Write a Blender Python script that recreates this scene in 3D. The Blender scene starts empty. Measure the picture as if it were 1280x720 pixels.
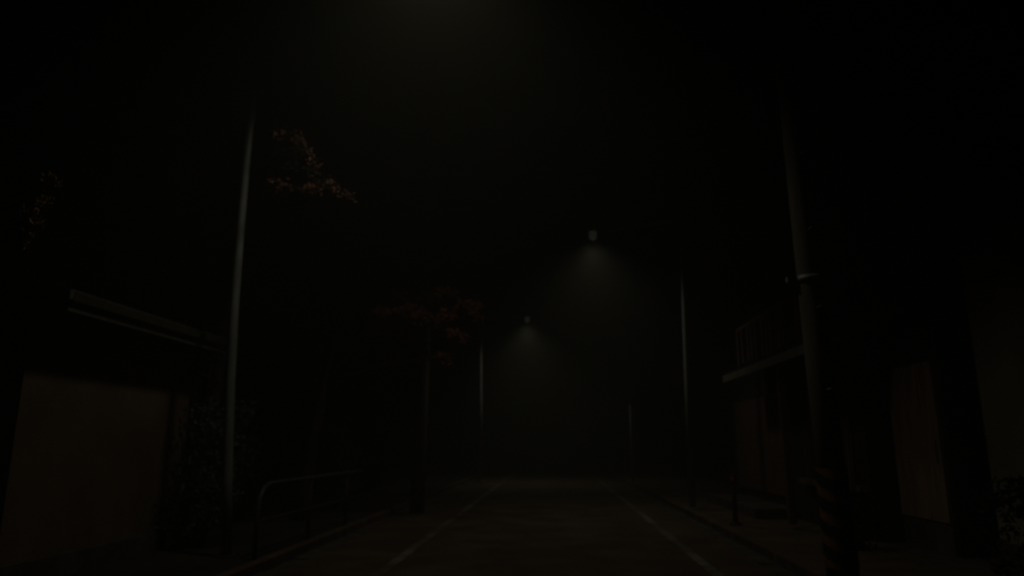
import bpy, bmesh, math, random
from mathutils import Vector, Matrix, noise

R = math.radians
sc = bpy.context.scene
COL = sc.collection

# ------------------------------------------------------------------ camera
CAM = Vector((0.09, 0.0, 1.5))
PITCH, YAW, F = R(12.49), R(3.3), 880.0
cd = bpy.data.cameras.new('camera')
cam = bpy.data.objects.new('camera', cd)
COL.objects.link(cam)
cam.location = CAM
cam.rotation_euler = (R(90) + PITCH, 0, YAW)
cd.sensor_width = 36
cd.lens = F / 1280 * 36
cd.clip_start = 0.05
cd.clip_end = 600
cd.dof.use_dof = True
cd.dof.focus_distance = 3.0
cd.dof.aperture_fstop = 1.6
sc.camera = cam
CM = Matrix.Rotation(YAW, 3, 'Z') @ Matrix.Rotation(R(90) + PITCH, 3, 'X')


def ray(px, py):
    return (CM @ Vector((px - 640, 360 - py, -F))).normalized()


def at(px, py, Y):
    d = ray(px, py)
    return CAM + d * (Y / d.y)


def ground(px, py, z=0.0):
    d = ray(px, py)
    return CAM + d * ((z - CAM.z) / d.z)


# ------------------------------------------------------------------ tags
def tag(o, label=None, cat=None, group=None, kind=None):
    if label: o['label'] = label
    if cat: o['category'] = cat
    if group: o['group'] = group
    if kind: o['kind'] = kind
    return o


def thing(name, label, cat, loc=(0, 0, 0), rz=0.0, group=None):
    o = bpy.data.objects.new(name, None)
    COL.objects.link(o)
    o.location = loc
    o.rotation_euler = (0, 0, rz)
    o.empty_display_size = 0.2
    return tag(o, label, cat, group)


# ------------------------------------------------------------------ mesh builder
class MB:
    def __init__(s):
        s.v, s.f, s.smooth = [], [], []

    def add(s, vs, fs, smooth=False):
        n = len(s.v)
        s.v += [tuple(p) for p in vs]
        s.f += [tuple(i + n for i in f) for f in fs]
        s.smooth += [smooth] * len(fs)
        return s

    def box(s, x0, x1, y0, y1, z0, z1):
        return s.add([(x0, y0, z0), (x1, y0, z0), (x1, y1, z0), (x0, y1, z0),
                      (x0, y0, z1), (x1, y0, z1), (x1, y1, z1), (x0, y1, z1)],
                     [(0, 3, 2, 1), (4, 5, 6, 7), (0, 1, 5, 4), (1, 2, 6, 5), (2, 3, 7, 6), (3, 0, 4, 7)])

    def prism(s, prof, y0, y1):
        """closed x-z profile swept along y"""
        n = len(prof)
        vs = [(x, y0, z) for x, z in prof] + [(x, y1, z) for x, z in prof]
        fs = [(i, (i + 1) % n, n + (i + 1) % n, n + i) for i in range(n)]
        fs += [tuple(range(n))[::-1], tuple(range(n, 2 * n))]
        return s.add(vs, fs)

    def tube(s, pts, rad, seg=10, cap=True):
        pts = [Vector(p) for p in pts]
        if not isinstance(rad, (list, tuple)):
            rad = [rad] * len(pts)
        vs, fs = [], []
        up = None
        for i, p in enumerate(pts):
            t = (pts[min(i + 1, len(pts) - 1)] - pts[max(i - 1, 0)]).normalized()
            if up is None:
                up = t.orthogonal().normalized()
            up = (up - t * up.dot(t)).normalized()
            b = t.cross(up)
            for k in range(seg):
                a = 2 * math.pi * k / seg
                vs.append(p + (up * math.cos(a) + b * math.sin(a)) * rad[i])
        for i in range(len(pts) - 1):
            for k in range(seg):
                k2 = (k + 1) % seg
                fs.append((i * seg + k, i * seg + k2, (i + 1) * seg + k2, (i + 1) * seg + k))
        s.add(vs, fs, True)
        if cap:
            n = len(s.v) - len(vs)
            s.f.append(tuple(n + k for k in range(seg))[::-1]); s.smooth.append(False)
            m = n + (len(pts) - 1) * seg
            s.f.append(tuple(m + k for k in range(seg))); s.smooth.append(False)
        return s

    def leaf(s, p, size, rng):
        d = Vector((rng.gauss(0, 1), rng.gauss(0, 1), rng.gauss(0, .6))).normalized()
        u = d.orthogonal().normalized()
        a = rng.random() * 6.28
        w = d.cross(u)
        u = u * math.cos(a) + w * math.sin(a)
        w = d.cross(u)
        L, W = size * (.7 + .6 * rng.random()), size * (.32 + .2 * rng.random())
        p = Vector(p)
        return s.add([p - u * L * .5, p + w * W * .5 + d * W * .2, p + u * L * .5, p - w * W * .5 + d * W * .2],
                     [(0, 1, 2, 3)])

    def build(s, name, mat, parent=None, bevel=0.0):
        me = bpy.data.meshes.new(name)
        me.from_pydata(s.v, [], s.f)
        me.validate()
        for p, sm in zip(me.polygons, s.smooth):
            p.use_smooth = sm
        bm = bmesh.new(); bm.from_mesh(me)
        if len(s.f) < 4000:
            bmesh.ops.recalc_face_normals(bm, faces=bm.faces)
        bm.to_mesh(me); bm.free()
        me.materials.append(mat)
        o = bpy.data.objects.new(name, me)
        COL.objects.link(o)
        if parent is not None:
            o.parent = parent
        if bevel:
            m = o.modifiers.new('bevel', 'BEVEL')
            m.width = bevel; m.segments = 2; m.limit_method = 'ANGLE'
        return o


# ------------------------------------------------------------------ materials
def mat(name, c1, c2=None, scale=6.0, rough=.8, metal=0.0, bump=0.0, bscale=None, stretch=(1, 1, 1), trans=0.0,
        detail=6.0, lo=.35, hi=.68):
    m = bpy.data.materials.new(name)
    m.use_nodes = True
    nt = m.node_tree
    N, Lk = nt.nodes, nt.links
    b = N['Principled BSDF']
    b.inputs['Roughness'].default_value = rough
    b.inputs['Metallic'].default_value = metal
    b.inputs['Specular IOR Level'].default_value = .3
    tc = N.new('ShaderNodeTexCoord')
    mp = N.new('ShaderNodeMapping'); mp.inputs['Scale'].default_value = stretch
    Lk.new(tc.outputs['Object'], mp.inputs['Vector'])
    n = N.new('ShaderNodeTexNoise')
    n.inputs['Scale'].default_value = scale; n.inputs['Detail'].default_value = detail
    Lk.new(mp.outputs[0], n.inputs['Vector'])
    cr = N.new('ShaderNodeValToRGB')
    cr.color_ramp.elements[0].position = lo; cr.color_ramp.elements[1].position = hi
    cr.color_ramp.elements[0].color = (*c1, 1); cr.color_ramp.elements[1].color = (*(c2 or c1), 1)
    Lk.new(n.outputs['Fac'], cr.inputs[0])
    Lk.new(cr.outputs[0], b.inputs['Base Color'])
    if bump:
        n2 = N.new('ShaderNodeTexNoise')
        n2.inputs['Scale'].default_value = bscale or scale * 6; n2.inputs['Detail'].default_value = 4
        Lk.new(mp.outputs[0], n2.inputs['Vector'])
        bp = N.new('ShaderNodeBump'); bp.inputs['Strength'].default_value = bump
        bp.inputs['Distance'].default_value = .02
        Lk.new(n2.outputs['Fac'], bp.inputs['Height'])
        Lk.new(bp.outputs[0], b.inputs['Normal'])
    if trans:
        b.inputs['Subsurface Weight'].default_value = 0
    return m


def emis(name, col, s):
    m = bpy.data.materials.new(name); m.use_nodes = True
    b = m.node_tree.nodes['Principled BSDF']
    b.inputs['Base Color'].default_value = (.6, .6, .55, 1)
    b.inputs['Emission Color'].default_value = (*col, 1)
    b.inputs['Emission Strength'].default_value = s
    return m


ASPH = mat('asphalt', (.064, .045, .027), (.118, .083, .051), 1.1, .92, bump=.5, bscale=90)
VERGE = mat('verge_asphalt', (.072, .051, .031), (.13, .092, .058), 1.6, .92, bump=.5, bscale=70)
CONC = mat('concrete', (.15, .135, .105), (.27, .245, .2), 2.2, .9, bump=.4, bscale=30)
CONCD = mat('weathered_concrete', (.05, .043, .032), (.11, .095, .07), 3.5, .95, bump=.5, bscale=25)
KERB = mat('stained_kerb_concrete', (.075, .046, .031), (.14, .088, .06), 3.5, .95, bump=.5, bscale=25)
SOIL = mat('soil', (.022, .018, .011), (.045, .036, .022), .9, 1, bump=.8, bscale=9)
STEEL = mat('galvanised_steel', (.20, .205, .205), (.28, .285, .285), 9, .55, .2, stretch=(1, 1, .2))
STEELD = mat('dull_steel', (.16, .155, .14), (.25, .24, .21), 9, .6, .2)
POLEC = mat('pole_concrete', (.092, .082, .058), (.145, .13, .095), 3, .9, bump=.25, bscale=40, stretch=(1, 1, .3))
MORTAR = mat('mortar_wall', (.115, .076, .046), (.18, .122, .076), 1.2, .95, bump=.4, bscale=45, stretch=(1, 1, .7))
MORTAR2 = mat('ochre_mortar', (.175, .152, .09), (.28, .24, .147), 1.1, .95, bump=.4, bscale=45)
SHADEB = mat('shade_dark_board', (.012, .011, .01), (.028, .025, .021), 3, .9, bump=.3, stretch=(6, 6, .5))  # near-black boards; shade of the alley and eaves is put into the colour
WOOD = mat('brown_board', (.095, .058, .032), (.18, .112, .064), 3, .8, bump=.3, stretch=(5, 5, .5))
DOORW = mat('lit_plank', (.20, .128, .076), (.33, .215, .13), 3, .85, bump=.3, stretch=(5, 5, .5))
WOOD2 = mat('red_brown_board', (.075, .042, .026), (.14, .08, .05), 3, .8, bump=.3, stretch=(5, 5, .5))
SOFFIT = mat('soffit_board', (.03, .024, .017), (.055, .044, .032), 3, .9)
TILE = mat('roof_tile', (.05, .045, .04), (.095, .085, .075), 2, .6, bump=.2)
GUTTER = mat('gutter_metal', (.07, .066, .046), (.11, .104, .075), 5, .7)
FASC = mat('pale_fascia', (.13, .118, .088), (.20, .185, .14), 5, .7)
GLASS = mat('dark_glass', (.012, .013, .014), (.02, .02, .022), 1, .12)
LEAFD = mat('dark_leaf', (.011, .014, .007), (.026, .032, .014), 2.0, .7)
LEAFG = mat('green_leaf', (.048, .066, .034), (.105, .13, .07), 2.0, .6)
LEAFO = mat('olive_leaf', (.17, .105, .03), (.33, .24, .065), 2.0, .6)
LEAFR = mat('rust_leaf', (.11, .036, .022), (.22, .074, .044), 2.0, .6)
LEAFP = mat('pale_leaf', (.085, .04, .021), (.16, .078, .04), 2.0, .5)
BARK = mat('bark', (.03, .024, .017), (.065, .05, .036), 4, .95, bump=.6, stretch=(3, 3, .5))
YEL = mat('yellow_guard', (.16, .068, .028), (.26, .115, .045), 9, .7)
RAIL = mat('aged_rail_paint', (.04, .041, .034), (.10, .10, .085), 7, .6)
RUST = mat('rusty_pipe', (.03, .022, .015), (.06, .045, .03), 7, .8)
BLK = mat('black_guard', (.012, .012, .012), (.025, .025, .025), 5, .6)
REDR = mat('red_reflector', (.14, .03, .03), (.18, .04, .04), 5, .35)
ORNG = mat('post_brown', (.045, .022, .016), (.08, .038, .028), 5, .7)
HEADM = mat('lamp_housing', (.09, .09, .08), (.13, .13, .12), 5, .5)
LENS = emis('lamp_glass', (1, .97, .84), .0062)

# white edge line, worn through to the asphalt
PAINT = bpy.data.materials.new('worn_line_paint'); PAINT.use_nodes = True
nt = PAINT.node_tree; N, Lk = nt.nodes, nt.links
tc = N.new('ShaderNodeTexCoord')
n1 = N.new('ShaderNodeTexNoise'); n1.inputs['Scale'].default_value = 2.3; n1.inputs['Detail'].default_value = 9
n1.inputs['Roughness'].default_value = .68
Lk.new(tc.outputs['Object'], n1.inputs['Vector'])
cr = N.new('ShaderNodeValToRGB')
cr.color_ramp.elements[0].position = .44; cr.color_ramp.elements[0].color = (.085, .064, .044, 1)
cr.color_ramp.elements[1].position = .66; cr.color_ramp.elements[1].color = (.205, .178, .148, 1)
n3 = N.new('ShaderNodeTexNoise'); n3.inputs['Scale'].default_value = .55; n3.inputs['Detail'].default_value = 3
Lk.new(tc.outputs['Object'], n3.inputs['Vector'])
ad = N.new('ShaderNodeMath'); ad.operation = 'MULTIPLY_ADD'; ad.inputs[1].default_value = .9; ad.inputs[2].default_value = -.45
Lk.new(n3.outputs['Fac'], ad.inputs[0])
a2 = N.new('ShaderNodeMath'); a2.operation = 'ADD'
Lk.new(n1.outputs['Fac'], a2.inputs[0]); Lk.new(ad.outputs[0], a2.inputs[1])
Lk.new(a2.outputs[0], cr.inputs[0])
Lk.new(cr.outputs[0], N['Principled BSDF'].inputs['Base Color'])
N['Principled BSDF'].inputs['Roughness'].default_value = .85

# ------------------------------------------------------------------ setting
KL, KR = -3.5, 3.0            # road edges
YA, YB = -6.0, 52.0


def struct(o, label, cat):
    return tag(o, label, cat, kind='structure')


def grid(x0, x1, y0, y1, nx, ny, zf):
    m = MB()
    vs = [(x0 + (x1 - x0) * i / nx, y0 + (y1 - y0) * j / ny) for j in range(ny + 1) for i in range(nx + 1)]
    vs = [(x, y, zf(x, y)) for x, y in vs]
    fs = [(j * (nx + 1) + i, j * (nx + 1) + i + 1, (j + 1) * (nx + 1) + i + 1, (j + 1) * (nx + 1) + i)
          for j in range(ny) for i in range(nx)]
    m.add(vs, fs, True)
    return m


struct(grid(-70, 70, -14, 120, 70, 67, lambda x, y: -.16).build('ground', SOIL),
       'dark bare soil spreading behind the roadside walls', 'ground')
struct(MB().box(KL + .32, KR - .3, YA, YB, -.15, 0).build('road', ASPH),
       'narrow brown-grey asphalt road running into the fog', 'road')
for (xa, lab) in ((-2.06, 'worn white edge line on the guard rail side of the road'),
                  (1.92, 'worn white edge line on the utility pole side of the road')):
    m = MB()
    y = YA
    while y < YB:
        m.add([(xa, y, .004), (xa + .14, y, .004), (xa + .14, y + .5, .004), (xa, y + .5, .004)], [(0, 1, 2, 3)])
        y += .5
    struct(m.build('road_marking', PAINT), lab, 'road line')
# gutters: concrete channel with a low lip, lids missing here and there
for sgn, lab in ((-1, 'sunken concrete gutter beside the guard rail verge'), (1, 'sunken concrete gutter beside the house apron')):
    x0, x1 = (KL, KL + .32) if sgn < 0 else (KR - .3, KR)
    m = MB()
    y = YA
    k = 0
    while y < YB:
        m.box(x0, x1, y, y + .99, -.14, -.028 - .012 * ((k * 7) % 3 == 0))
        y += 1.0; k += 1
    struct(m.build('gutter', CONCD), lab, 'gutter')
for sgn, lab in ((-1, 'low concrete kerb in front of the guard rail'), (1, 'low concrete kerb along the house apron')):
    x0, x1 = (KL - .15, KL - .002) if sgn < 0 else (KR + .002, KR + .15)
    m = MB()
    y = YA
    while y < YB:
        m.box(x0, x1, y, y + .595, -.14, .09)
        y += .6
    struct(m.build('kerb', KERB, bevel=.012), lab, 'kerb')
struct(grid(KL - 2.3, KL - .152, YA, YB, 6, 60, lambda x, y: .05 + .03 * noise.noise((x, y, 0))).build('verge', SOIL),
       'bare earth verge under the guard rail', 'verge')
struct(MB().box(KR + .152, KR + 3.6, YA, YB, -.12, .075).build('pavement', VERGE),
       'pale paved apron in front of the tiled house', 'pavement')

# ------------------------------------------------------------------ street lamps
def lamp(t, h, towards, power, cone, blend):
    u = Vector((towards[0], towards[1], 0)).normalized()
    # small domed cap with a glass jar hanging under it
    m = MB()
    m.tube([h + Vector((0, 0, .05)), h + Vector((0, 0, .07)), h + Vector((0, 0, .11)), h + Vector((0, 0, .145)), h + Vector((0, 0, .16))],
           [.15, .152, .12, .07, .02], 20)
    m.tube([h + Vector((0, 0, .07)) - u * .27, h + Vector((0, 0, .08))], [.035, .04], 10)
    hd = m.build('lamp_head', HEADM, t)
    m = MB()
    m.tube([h + Vector((0, 0, .048)), h + Vector((0, 0, .0)), h + Vector((0, 0, -.07)), h + Vector((0, 0, -.13)), h + Vector((0, 0, -.165)), h + Vector((0, 0, -.18))],
           [.09, .10, .10, .085, .05, .01], 20)
    m.build('glass_jar', LENS, hd)
    ld = bpy.data.lights.new('lamp_light', 'SPOT')
    ld.energy = power
    ld.color = (1, .94, .76)
    ld.spot_size = R(cone)
    ld.spot_blend = blend
    ld.shadow_soft_size = .30
    lo = bpy.data.objects.new('lamp_light', ld)
    COL.objects.link(lo)
    lo.parent = t
    lo.location = h + Vector((0, 0, -.25))


def street_lamp(label, base, path, rad, head, towards, power, cone, blend):
    """base: foot; path: world points of the pole, last one = where the head is fixed"""
    t = thing('street_lamp', label, 'street lamp', base, 0, 'lit street lamps along the road')
    b = Vector(base)
    n = len(path)
    m = MB().tube([Vector(p) - b for p in path], rad, 14)
    m.build('pole', STEEL, t)
    m = MB().tube([(0, 0, 0), (0, 0, .03)], .19, 16)
    for a in range(4):
        an = math.pi / 4 + a * math.pi / 2
        m.tube([(.15 * math.cos(an), .15 * math.sin(an), .03), (.15 * math.cos(an), .15 * math.sin(an), .07)], .018, 6)
    m.build('base_plate', STEELD, t)
    lamp(t, Vector(head) - b, towards, power, cone, blend)
    return t


PW = 56
# bare steel pole on the left verge
Y1 = 9.6
foot = Vector((at(282, 705, Y1).x, Y1, .04))
p0 = [foot] + [at(px, py, Y1) for px, py in ((284, 600), (288, 470), (293, 380), (300, 290), (308, 200), (319, 107))]
t = thing('steel_pole', 'slim bare steel pole with small cap, standing between garage and guard rail', 'pole', foot)
MB().tube([p - foot for p in p0], [.072, .07, .068, .065, .061, .057, .053], 14).build('pole', STEEL, t)
q = p0[-1] - foot
m = MB().tube([q + Vector((0, 0, -.02)), q + Vector((0, 0, .03)), q + Vector((.004, 0, .055))], [.068, .068, .02], 14)
m.build('cap', STEELD, t)
m = MB().tube([q + Vector((-.12, 0, -.12)), q + Vector((.13, 0, -.1))], .018, 8)
m.build('bracket', STEELD, t)
m = MB().tube([(0, 0, 0), (0, 0, .03)], .13, 16)
m.build('base_plate', RUST, t)
# second lamp, right side, pole at px 855
Y2 = 16.7
ft = ground(864, 640, .09); ft = Vector((at(862, 560, Y2).x, Y2, .075))
head2 = at(741, 292, Y2)
p1 = [ft, at(859, 480, Y2), at(855, 375, Y2), at(853, 330, Y2), at(851, 295, Y2) + Vector((0, 0, 0)),
      at(838, 276, Y2), head2 + Vector((.7, 0, .12)), head2 + Vector((.27, 0, .055))]
street_lamp('slim steel lamp post on the tiled house side, its lamp glowing over mid road', ft, p1,
            [.07, .066, .055, .05, .048, .045, .036, .03], head2, (-1, 0), PW * 1.05, 138, 1.0)
# third lamp, left side, far
Y3 = 28.5
ft = Vector((at(600, 590, Y3).x, Y3, .06))
head3 = at(659, 398, Y3)
p2 = [ft, at(600, 500, Y3), at(600, 440, Y3), at(601, 405, Y3), at(606, 394, Y3), head3 + Vector((-.7, 0, .12)), head3 + Vector((-.27, 0, .055))]
street_lamp('farthest lit lamp, its faint pole rising past the rust leaved tree', ft, p2,
            [.1, .095, .09, .085, .075, .05, .04], head3, (1, 0), PW * 1.3, 134, 1.0)

# ------------------------------------------------------------------ utility poles
def utility_pole(label, base, lean, H, r0, r1, guard=True, band_z=None, group='concrete utility poles'):
    t = thing('utility_pole', label, 'utility pole', base, 0, group)
    ax = Vector(lean).normalized()
    def P(z): return ax * (z / ax.z)
    def rr(z): return r0 + (r1 - r0) * z / H
    MB().tube([P(-.1), P(H * .3), P(H * .6), P(H)], [rr(0), rr(H * .3), rr(H * .6), rr(H)], 20).build('pole', POLEC, t)
    # step bolts
    k = 0
    z = 2.0
    while z < H - .5:
        s = 1 if k % 2 else -1
        c = P(z)
        MB().tube([c + Vector((0, s * rr(z) * .9, 0)), c + Vector((0, s * (rr(z) + .13), 0))], .009, 6).build('step_bolt', STEELD, t)
        z += .45; k += 1
    if band_z:
        m = MB()
        c = P(band_z)
        m.tube([c - ax * .035, c + ax * .035], rr(band_z) + .018, 20)
        m.box(c.x - rr(band_z) - .12, c.x - rr(band_z) + .02, c.y - .04, c.y + .04, c.z - .03, c.z + .03)
        m.box(c.x + rr(band_z) - .02, c.x + rr(band_z) + .12, c.y - .04, c.y + .04, c.z - .03, c.z + .03)
        m.build('steel_band', STEEL, t)
    if guard:
        # sheath with diagonal black and yellow stripes, ring segments in a helix
        g0, g1 = .18, 1.18
        yb, bb = MB(), MB()
        seg, rows = 40, 50
        for j in range(rows):
            za, zb = g0 + (g1 - g0) * j / rows, g0 + (g1 - g0) * (j + 1) / rows
            for k in range(seg):
                a0, a1 = 2 * math.pi * k / seg, 2 * math.pi * (k + 1) / seg
                q = ((a0 / (2 * math.pi)) * 2 + (za - g0) / .24) % 1.0
                r = rr(za) + .008
                vs = []
                for a, z in ((a0, za), (a1, za), (a1, zb), (a0, zb)):
                    c = P(z)
                    vs.append((c.x + r * math.cos(a), c.y + r * math.sin(a), z))
                (yb if q < .42 else bb).add(vs, [(0, 1, 2, 3)])
        gd = bb.build('pole_guard', BLK, t)
        yb.build('yellow_stripes', YEL, gd)
    # crossarm with insulators near the top
    c = P(H - .5)
    MB().box(c.x - .9, c.x + .9, c.y - rr(H) - .09, c.y - rr(H) - .005, c.z - .045, c.z + .045).build('crossarm', STEELD, t)
    for sx in (-.78, -.4, .4, .78):
        q = c + Vector((sx, -rr(H) - .047, .045))
        MB().tube([q, q + Vector((0, 0, .05)), q + Vector((0, 0, .09)), q + Vector((0, 0, .14))], [.02, .045, .035, .05], 10).build('insulator', POLEC, t)
    return t


Yp = 7.95
b = at(1053, 712, Yp)
top = at(998, 228, Yp)
b = b + (top - b) * ((.07 - b.z) / (top.z - b.z))
lean = (top - b)
utility = utility_pole('concrete utility pole with black and yellow striped guard and a steel band', b, lean, 8.6, .16, .09, True,
             at(1008, 357, Yp).z)
UP = utility
head1 = at(543, -125, 8.2) - UP.location
ax_ = lean.normalized()
a0 = ax_ * ((head1.z + .08) / ax_.z)
u_ = Vector((head1.x - a0.x, head1.y - a0.y, 0)).normalized()
MB().tube([a0 + u_ * .05, a0 + u_ * .6 + Vector((0, 0, .1)), a0.lerp(head1, .6) + Vector((0, 0, .1)), head1 - u_ * .2 + Vector((0, 0, .075))], [.045, .042, .036, .03], 10).build('lamp_arm', STEELD, UP)
MB().tube([a0 - ax_ * 1.1 + u_ * .05, a0 + u_ * 1.5 + Vector((0, 0, .06))], .022, 8).build('arm_brace', STEELD, UP)
lamp(UP, head1, (u_.x, u_.y), PW * 1.85, 112, .62)
Yq = 16.3
b = at(521, 637, Yq); b.z = .05
utility_pole('plain concrete utility pole under the rust leaved branches, past the guard rail', b, (.02, 0, 1), 8.4, .165, .1, False, None)

# thin sign-less steel post far right
b = Vector((at(791, 590, 27.5).x, 27.5, .075))
t = thing('roadside_post', 'thin bare steel post beyond the slim lamp pole', 'post', b)
MB().tube([(0, 0, 0), (0, 0, 1.4), (0, 0, at(790, 508, 27.5).z)], .045, 10).build('post', STEEL, t)
MB().tube([(0, 0, at(790, 508, 27.5).z), (0, 0, at(790, 508, 27.5).z + .03)], .055, 10).build('cap', STEELD, t)

# delineator with red reflector
b = ground(920, 656, .075)
t = thing('delineator_post', 'short rust-coloured post with red reflector on the kerb', 'bollard', b)
MB().tube([(0, 0, 0), (0, 0, .04)], [.11, .1], 16).build('base', BLK, t)
MB().tube([(0, 0, .04), (0, 0, .5), (0, 0, .86), (0, 0, .9)], [.043, .042, .042, .02], 14).build('post', ORNG, t)
MB().tube([(0, 0, .72), (0, 0, .83)], .047, 14).build('reflector', REDR, t)

# ------------------------------------------------------------------ guard rail (steel pipe), left verge
XR = at(324, 614, 9.3).x
zt = .93
t = thing('guard_rail', 'low steel pipe guard rail with rounded end on the verge', 'guard rail', (XR, 9.3, .05))
yend = 14.3
top_pts = [(0, -.0, 0), (0, 0, zt - .35), (0, .04, zt - .17), (0, .16, zt - .05), (0, .34, zt)]
k = 1.0
while k < yend - 9.3:
    top_pts.append((0.0, k, zt)); k += .7
top_pts.append((0, yend - 9.3, zt)); 
MB().tube(top_pts, .03, 12).build('top_rail', RAIL, t)
MB().tube([(0, .02, zt * .5), (0, yend - 9.3, zt * .5)], .02, 10).build('lower_rail', RUST, t)
y = 2.0
while y <= yend - 9.3 + .01:
    MB().tube([(0, y, 0), (0, y, zt - .02)], .027, 10).build('post', RUST, t)
    y += 2.0

# ------------------------------------------------------------------ foliage helpers
def clump(m, c, r, n, size, rng, squash=.8):
    for _ in range(n):
        while True:
            d = Vector((rng.uniform(-1, 1), rng.uniform(-1, 1), rng.uniform(-1, 1)))
            if .15 < d.length < 1: break
        d = d.normalized() * d.length ** .6
        k = 1 + .45 * noise.noise(Vector(c) * .7 + d * 1.9)
        m.leaf((c[0] + d.x * r * k, c[1] + d.y * r * k, c[2] + d.z * r * squash * k), size, rng)


def tree(label, base, H, trunk_r, limbs, leafmat, leaf, seed, lean=(0, 0), group=None, name='tree', shade=None):
    """limbs: list of (start height, tip offset, clump radius, leaves)"""
    rng = random.Random(seed)
    t = thing(name, label, 'tree', base, 0, group)
    tm, cm = MB(), MB()
    pts, rad = [], []
    for i in range(7):
        f = i / 6
        pts.append((lean[0] * f + .12 * math.sin(3 * f + seed), lean[1] * f + .1 * math.sin(2 * f + seed), -.15 + H * f))
        rad.append(trunk_r * (1.25 - f) if i else trunk_r * 1.45)
    tm.tube(pts, rad, 12)
    for (h, tip, cr_, nl) in limbs:
        f = h / H
        s = Vector((lean[0] * f, lean[1] * f, h))
        tip = Vector(tip)
        mid = s.lerp(tip, .5) + Vector((rng.uniform(-.1, .1), rng.uniform(-.1, .1), .18))
        r = trunk_r * .45 * (1.15 - f)
        tm.tube([s, s.lerp(mid, .5) + Vector((0, 0, .05)), mid, mid.lerp(tip, .55), tip], [r, r * .8, r * .6, r * .4, r * .2], 8)
        for q in range(3):
            e = tip + Vector((rng.gauss(0, 1), rng.gauss(0, 1), rng.gauss(0, .6))).normalized() * cr_ * .8
            tm.tube([mid.lerp(tip, .3 + .2 * q), mid.lerp(tip, .7).lerp(e, .5), e], [r * .35, r * .25, r * .1], 6)
        for q in range(4):
            d = Vector((rng.gauss(0, 1), rng.gauss(0, 1), rng.gauss(0, .7))).normalized() * cr_ * .55
            clump(cm, tip + d, cr_ * rng.uniform(.45, .75), nl // 4, leaf, rng)
    tm.build('trunk', BARK, t)
    cm.build('crown', leafmat, t)
    return t


def rel(px, py, Y, base):
    return at(px, py, Y) - Vector(base)


# leafy branch tips under the first lamp: rust-brown tree behind the guard rail
b = (-5.9, 12.3, 0)
rng = random.Random(3)
t = tree('dark broadleaf tree behind the slim steel pole, its reddish branch tips catching light', b, 6.8, .17,
     [(3.2, (-.7, .9, 5.2), 1.0, 700), (3.8, (.5, 1.0, 6.2), .9, 600), (4.4, (-.5, -.4, 6.9), 1.0, 700),
      (3.6, (.3, 1.9, 4.9), .9, 600), (4.6, (.1, .5, 7.6), .9, 500), (3.0, (-1.3, .2, 4.5), .9, 500)], LEAFD, .13, 5)
# lit sprays on two long boughs of that tree, with a thinner reddish spray between them
YS = 9.5
bv = Vector(b)
bough = MB()
trails = (((345, 170), (362, 166), (377, 176), (386, 192), (397, 212)), ((343, 230), (352, 232), (384, 238), (400, 234), (416, 236), (432, 238), (439, 247)))
root = Vector((.05, 0, 4.4))
for trail in trails:
    pts = [rel(px, py, YS, b) for px, py in trail]
    bough.tube([root, root.lerp(pts[0], .5) + Vector((0, 0, .12))] + pts, [.045, .032] + [.016] * (len(pts) - 1) + [.006], 6)
    fol, red = MB(), MB()
    for p, q in zip(pts, pts[1:]):
        for k in range(34):
            c = p.lerp(q, rng.random())
            tgt = red if rng.random() < .35 else fol
            tgt.leaf(c + Vector((rng.gauss(0, .05), rng.gauss(0, .12), rng.gauss(0, .045))), .085, rng)
        e = p.lerp(q, .5) + Vector((rng.gauss(0, .12), rng.gauss(0, .1), rng.uniform(-.16, .1)))
        bough.tube([p.lerp(q, .3), e], [.008, .003], 5)
    fol.build('leaves', LEAFP, t)
    red.build('leaves', LEAFR, t)
dim = MB()
for (px, py, r, n) in ((372, 186, .14, 70), (392, 214, .16, 80), (362, 208, .14, 50), (412, 228, .13, 50), (350, 190, .12, 40)):
    clump(dim, rel(px, py, YS + .35, b), r, n, .085, rng)
dim.build('leaves', LEAFD, t)
bough.build('bough', BARK, t)

b = (-4.75, 14.2, 0)
L = lambda px, py, Y: tuple(rel(px, py, Y, b))
tree('rust leaved tree reaching over the guard rail end towards the road', b, 4.3, .12,
     [(2.4, L(482, 396, 12.9), .26, 330), (2.6, L(506, 392, 12.8), .25, 300), (2.8, L(530, 396, 12.7), .25, 300), (2.9, L(556, 398, 12.6), .26, 300),
      (3.0, L(585, 386, 12.6), .27, 360), (2.7, L(572, 420, 12.6), .22, 240), (2.5, L(556, 444, 12.6), .16, 110), (3.1, L(560, 370, 13.0), .24, 200),
      (3.0, L(500, 372, 13.2), .22, 160), (2.4, L(508, 425, 13.3), .24, 200), (2.3, L(470, 418, 13.5), .22, 160), (2.6, L(540, 372, 13.4), .26, 220),
      (2.4, L(530, 442, 13.2), .2, 150), (2.9, L(596, 400, 12.8), .17, 150), (2.2, L(488, 450, 13.6), .2, 120)], LEAFR, .10, 11, lean=(.4, -.4))
# dark evergreens standing behind, filling the side of the road
darks = [((-7.4, 12.8, 0), 6.2, 21, 'dark evergreen tree between the garage roof and guard rail'),
         ((-7.2, 16.2, 0), 6.6, 22, 'tall dark evergreen behind the far end of the guard rail'),
         ((-6.6, 20.6, 0), 6.4, 23, 'dark evergreen behind the rust leaved tree'),
         ((-6.2, 25.5, 0), 6.0, 24, 'dark evergreen beside the farthest lamp pole')]
for (bb, H, sd, lab) in darks:
    rg = random.Random(sd)
    limbs = []
    for i in range(11):
        a = i * 2.4 + rg.random()
        z = 1.2 + (H - .6) * (i / 10)
        rr_ = 1.35 * (1 - .5 * (i / 10))
        limbs.append((max(.6, z - .8), (math.cos(a) * rr_, math.sin(a) * rr_, z), 1.05, 460))
    tree(lab, bb, H, .2, limbs, LEAFD, .2, sd, group='dark evergreens behind the guard rail', name='evergreen_tree')
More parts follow.
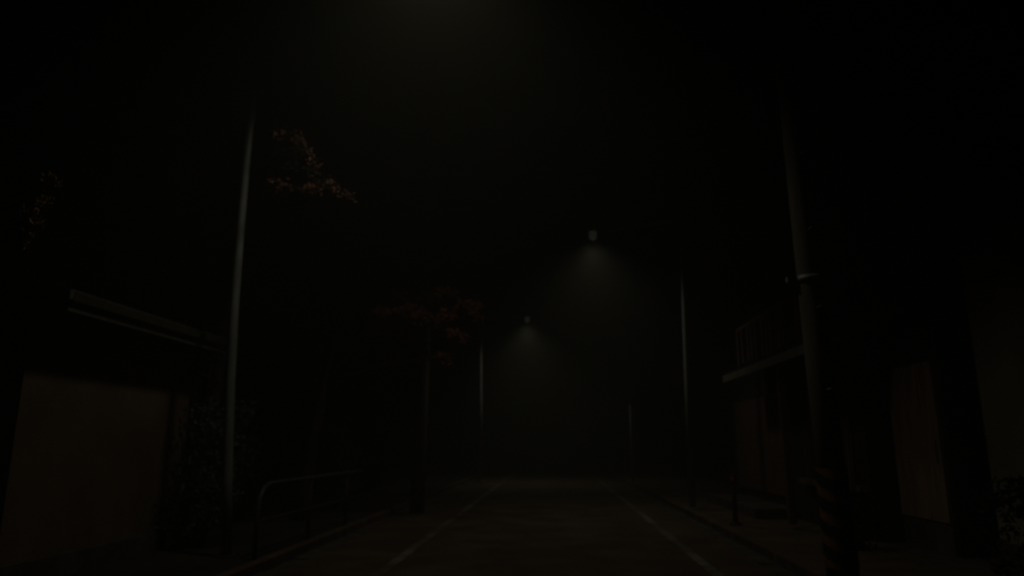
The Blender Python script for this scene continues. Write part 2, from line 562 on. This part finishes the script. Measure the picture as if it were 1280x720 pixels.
# olive-leaved tree leaning over the garage
b = (-5.6, 5.3, 0)
L = lambda px, py, Y: tuple(rel(px, py, Y, b))
tree('yellowing leaved tree at the near garage corner, one bough slanting into view', b, 3.3, .11,
     [(2.3, L(27, 297, 5.7), .11, 300), (2.5, L(38, 273, 5.7), .115, 230), (2.7, L(51, 249, 5.75), .11, 170), (2.8, L(66, 225, 5.8), .09, 110),
      (2.6, (-.9, -.3, 3.6), .5, 260), (2.4, (-.6, -.9, 3.2), .5, 260), (2.6, (-1.0, .3, 3.3), .45, 220)], LEAFO, .07, 31)


def shrub(label, base, blobs, leafmat, leaf, seed, name='shrub', cat='shrub', group=None):
    rng = random.Random(seed)
    t = thing(name, label, cat, base, 0, group)
    sm, fm = MB(), MB()
    for (c, r, n) in blobs:
        sm.tube([(c[0] * .2, c[1] * .2, 0), (c[0] * .6, c[1] * .6, c[2] * .5), c], [.03, .02, .008], 6)
        clump(fm, c, r, n, leaf, rng, 1.0)
    sm.build('stem', BARK, t)
    fm.build('foliage', leafmat, t)
    return t


b = ground(238, 655, .05); b = Vector((-5.0, 10.25, .05))
shrub('tall green shrub growing against the garage wall', b,
      [((-.25, -.1, .5), .36, 380), ((.15, .1, .7), .36, 380), ((-.1, .2, 1.15), .36, 330), ((.2, .45, 1.3), .34, 300), ((-.05, .1, 1.75), .32, 210), ((.25, .5, 1.9), .24, 130)],
      LEAFG, .095, 41)
shrub('small green shrub behind the middle of the guard rail', (-4.9, 16.4, .05),
      [((0, 0, .6), .4, 260), ((.15, .2, 1.1), .38, 260), ((-.1, .1, 1.6), .34, 200), ((.05, 0, 2.0), .25, 120)], LEAFG, .12, 42)

# ------------------------------------------------------------------ buildings
def tiles(m, x0, z0, x1, z1, y0, y1, pitch=.28):
    """pantile roof slope: a wavy sheet from eave (x0,z0) to ridge (x1,z1)"""
    n = int((y1 - y0) / pitch) * 8
    rows = 12
    vs, fs = [], []
    for j in range(rows + 1):
        f = j / rows
        for lip in (0, 1):
            if (j == 0 and lip == 0) or (j == rows and lip == 1): continue
            ff = f
            dz = 0 if lip == 0 else .03
            for i in range(n + 1):
                y = y0 + (y1 - y0) * i / n
                w = .025 * math.cos(2 * math.pi * i / 8)
                vs.append((x0 + (x1 - x0) * ff, y, z0 + (z1 - z0) * ff + w + dz))
    R_ = len(vs) // (n + 1)
    for j in range(R_ - 1):
        for i in range(n):
            fs.append((j * (n + 1) + i, j * (n + 1) + i + 1, (j + 1) * (n + 1) + i + 1, (j + 1) * (n + 1) + i))
    m.add(vs, fs, True)
    return m


def window(parent, sgn, x, y0, y1, z0, z1, mull=1):
    """window on a wall facing the road; sgn +1: the wall faces +x"""
    w = MB()
    d = .05 * sgn
    fr = .05
    xa, xb = sorted((x + .003 * sgn, x + d))
    w.box(xa, xb, y0, y1, z0, z0 + fr).box(xa, xb, y0, y1, z1 - fr, z1)
    w.box(xa, xb, y0, y0 + fr, z0 + fr, z1 - fr).box(xa, xb, y1 - fr, y1, z0 + fr, z1 - fr)
    for k in range(mull):
        yc = y0 + (y1 - y0) * (k + 1) / (mull + 1)
        w.box(xa, xb, yc - .025, yc + .025, z0 + fr, z1 - fr)
    o = w.build('window', SOFFIT, parent)
    xa, xb = sorted((x + .005 * sgn, x + .018 * sgn))
    MB().box(xa, xb, y0 + fr, y1 - fr, z0 + fr, z1 - fr).build('pane', GLASS, o)
    xa, xb = sorted((x + .002 * sgn, x + .11 * sgn))
    MB().box(xa, xb, y0 - .05, y1 + .05, z0 - .045, z0 - .003).build('sill', SOFFIT, o)
    return o


# --- left: low garage, mortar wall, deep eave
XW = -5.45
Yn = 7.1
YF = 10.7
t = thing('garage', 'low mortar-walled garage with deep eave and gutter', 'garage', (0, 0, 0))
m = MB().box(XW - 4.5, XW, Yn, YF, .0, 3.02)
m.build('wall', MORTAR, t)
MB().box(XW - 4.5, XW + .05, Yn - .02, YF + .02, -.1, .3).build('plinth', CONCD, t)
XE = -5.06
ze = 3.05
MB().prism([(XE, ze), (XE, ze + .04), (XW - 4.9, ze + 1.05), (XW - 4.9, ze + .95)], Yn - .05, YF + .2).build('roof', TILE, t)
m = MB().box(XE + .003, XE + .028, Yn - .05, YF + .2, ze - .17, ze + .07)
m.prism([(XE + .03, ze - .06), (XE + .075, ze - .06), (XE + .1, ze + .03), (XE + .09, ze + .03), (XE + .07, ze - .045), (XE + .03, ze - .045)], Yn - .05, YF + .2)
m.build('gutter', GUTTER, t)
MB().tube([(XW + .08, YF - .15, .3), (XW + .08, YF - .15, 2.7), (XE + .05, YF - .15, ze - .07)], .035, 10).build('downpipe', GUTTER, t)

# --- right: two-storey timber house with tiled eave, rear of the utility pole
XH = 4.85
ya, yb = 11.3, 19.4
t = thing('tiled_house', 'timber house with low tiled eave and balcony behind the utility pole', 'house', (0, 0, 0))
MB().box(XH, XH + 5.5, ya, yb, -.1, 3.3).build('wall', SHADEB, t)
MB().box(XH + .12, XH + 5.5, ya + .3, yb - .3, 3.302, 5.6).build('upper_wall', SHADEB, t)
e0, e1 = at(910, 478, 16.2), at(1008, 434, 11.2)
ez = 3.0
MB().prism([(3.98, ez - .12), (3.98, ez - .02), (XH + .12, ez + .32), (XH + .12, ez + .2)], ya - .5, 16.25).build('eave_roof', TILE, t)
tiles(MB(), 3.96, ez + .02, XH + .12, ez + .36, ya - .5, 16.25).build('roof_tiles', TILE, t)
MB().box(3.93, 3.975, ya - .5, 16.25, ez - .15, ez + .0).build('fascia', FASC, t)
MB().prism([(XH + .2, 5.55), (XH + .2, 5.65), (XH + 3.2, 6.9), (XH + 6.2, 5.65), (XH + 6.2, 5.55), (XH + 3.2, 6.75)], ya - .1, yb + .1).build('main_roof', TILE, t)
for y0 in (12.4, 14.6): window(t, -1, XH + .12, y0, y0 + 1.3, 3.95, 5.0)
# balcony: posts, boards and rail over the eave
m = MB()
xb_ = 4.25
yy = 11.6
MB().box(xb_ - .03, xb_ + .03, 11.5, 16.0, 3.95, 4.02).build('balcony_rail', WOOD, t)
rng = random.Random(8)
while yy < 15.95:
    MB().box(xb_ - .045, xb_ - .02, yy, yy + .16, 3.2, 3.949).build('baluster', WOOD2, t)
    yy += .24 + .55 * rng.random() ** 2
for y0 in (11.5, 13.0, 14.5, 15.92):
    MB().box(xb_ - .019, xb_ + .06, y0, y0 + .08, 3.1, 3.949).build('balcony_post', WOOD, t)
# ground floor: door panel, lattice, posts, step
dy0, dy1 = 14.9, 18.9
d = MB()
for k in range(14):
    y0 = dy0 + (dy1 - dy0) * k / 14
    d.box(XH - .05, XH - .003, y0 + .004, y0 + (dy1 - dy0) / 14 - .004, .45, 2.55)
d = d.build('door', WOOD2, t)
MB().box(XH - .075, XH - .051, dy0 + .16, dy0 + .2, 1.2, 1.5).build('handle', STEELD, d)
la = MB()
y0 = 11.5
while y0 < 13.9:
    la.box(XH - .07, XH - .003, y0, y0 + .05, .9, 2.5); y0 += .16
la.build('lattice', WOOD, t)
MB().box(XH - .16, XH - .003, 11.3, 14.1, .78, .88).build('sill', WOOD, t)
for y0 in (11.2, 12.9):
    MB().box(4.12, 4.24, y0, y0 + .12, .15, ez + .0).build('eave_post', WOOD2, t)
MB().box(4.0, XH - .003, 14.6, 18.9, .076, .26).build('step', CONCD, t)

# --- right: dark boarded shed with a brown panel door
XD, ys0, ys1 = 5.3, 9.86, 11.27
t = thing('boarded_shed', 'dark boarded shed with brown plank sliding door between two houses', 'shed', (0, 0, 0))
MB().box(XD, XD + 3.4, ys0, ys0 + .1, -.1, 3.3).build('end_wall', SHADEB, t)  # near-black end wall paints the shaded gap between the buildings
pz0, pz1 = .48, 2.62
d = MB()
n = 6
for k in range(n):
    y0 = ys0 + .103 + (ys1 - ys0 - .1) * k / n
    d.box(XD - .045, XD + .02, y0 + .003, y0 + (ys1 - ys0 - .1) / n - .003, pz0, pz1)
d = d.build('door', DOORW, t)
MB().box(XD - .065, XD - .047, ys0 + .2, ys0 + .23, 1.25, 1.55).build('handle', STEELD, d)
MB().box(XD - .02, XD + 3.4, ys0 + .103, ys1 + .01, pz1 + .003, 3.3).build('lintel_wall', SHADEB, t)
MB().box(XD - .02, XD + 3.4, ys0 + .103, ys1 + .01, -.1, pz0 - .003).build('base_wall', CONCD, t)
MB().prism([(XD - .28, 3.3), (XD - .28, 3.38), (XD + 3.6, 4.4), (XD + 3.6, 4.3)], ys0 - .1, ys1 + .02).build('roof', SHADEB, t)

# --- right edge: ochre mortar house
XO = 5.5
t = thing('ochre_house', 'plain ochre mortar house at the roadside behind the dark hedge', 'house', (0, 0, 0))
MB().box(XO, XO + 5, 2.5, 9.35, -.1, 4.05).build('wall', MORTAR2, t)
MB().box(XO - .03, XO + 5.02, 2.45, 9.37, -.11, .35).build('plinth', CONCD, t)
MB().prism([(XO - .6, 4.05), (XO - .6, 4.16), (XO + 5.4, 5.6), (XO + 5.4, 5.5)], 2.0, 9.6).build('roof', SHADEB, t)
MB().box(XO - .66, XO - .605, 2.0, 9.6, 3.98, 4.14).build('fascia', SHADEB, t)  # eave shade painted in as a near-black colour
window(t, -1, XO, 5.0, 6.6, 1.6, 2.8)

rng = random.Random(77)
t = thing('hedge', 'low dark clipped hedge in front of the ochre house', 'hedge', (5.12, 5.95, .075))
sm, fm = MB(), MB()
for i in range(13):
    y = -2.6 + i * .4
    sm.tube([(0, y, 0), (.05, y + .1, .5), (0, y + .05, .95)], [.02, .014, .006], 6)
for i in range(9000):
    x, y, z = rng.uniform(-.34, .34), rng.uniform(-2.8, 2.5), rng.uniform(.08, 1.06)
    if max(abs(x) / .34, z / 1.06) < .62: continue
    k = .05 * noise.noise((x * 2, y * 2, z * 2))
    fm.leaf((x + k, y, z + k), .085, rng)
sm.build('stem', BARK, t)
fm.build('foliage', LEAFD, t)
# dark evergreen shrub beside the shed
shrub('dark clipped shrub between the utility pole and the shed', (4.3, 10.5, .075),
      [((0, 0, .3), .3, 260), ((.15, .1, .45), .28, 240), ((-.1, -.1, .5), .26, 200)], LEAFD, .08, 51)

# ------------------------------------------------------------------ night air
m = MB().box(-72, 72, -16, 122, -1.2, 13)
hz = m.build('haze', bpy.data.materials.new('haze_air'))
tag(hz, 'thin night fog filling the air over the road', 'haze', kind='stuff')
hm = hz.data.materials[0]; hm.use_nodes = True
nt = hm.node_tree
for n in list(nt.nodes):
    if n.type != 'OUTPUT_MATERIAL': nt.nodes.remove(n)
out = nt.nodes['Material Output']
pv = nt.nodes.new('ShaderNodeVolumePrincipled')
pv.inputs['Color'].default_value = (.92, .92, .74, 1)
pv.inputs['Density'].default_value = .0065
pv.inputs['Anisotropy'].default_value = .2
nt.links.new(pv.outputs[0], out.inputs['Volume'])

# ------------------------------------------------------------------ night sky and moonless sun far below the horizon's strength
w = bpy.data.worlds.new('World'); sc.world = w; w.use_nodes = True
nt = w.node_tree
bg = nt.nodes['Background']
sky = nt.nodes.new('ShaderNodeTexSky'); sky.sky_type = 'NISHITA'
sky.sun_disc = False
sky.sun_elevation = R(-9); sky.sun_rotation = R(200)
nt.links.new(sky.outputs[0], bg.inputs['Color'])
bg.inputs['Strength'].default_value = .02

sc.view_settings.view_transform = 'Standard'
sc.view_settings.look = 'None'
sc.view_settings.exposure = 0
sc.view_settings.gamma = 1
sc.cycles.use_denoising = True
sc.cycles.volume_bounces = 1
sc.cycles.max_bounces = 6
sc.cycles.use_adaptive_sampling = False
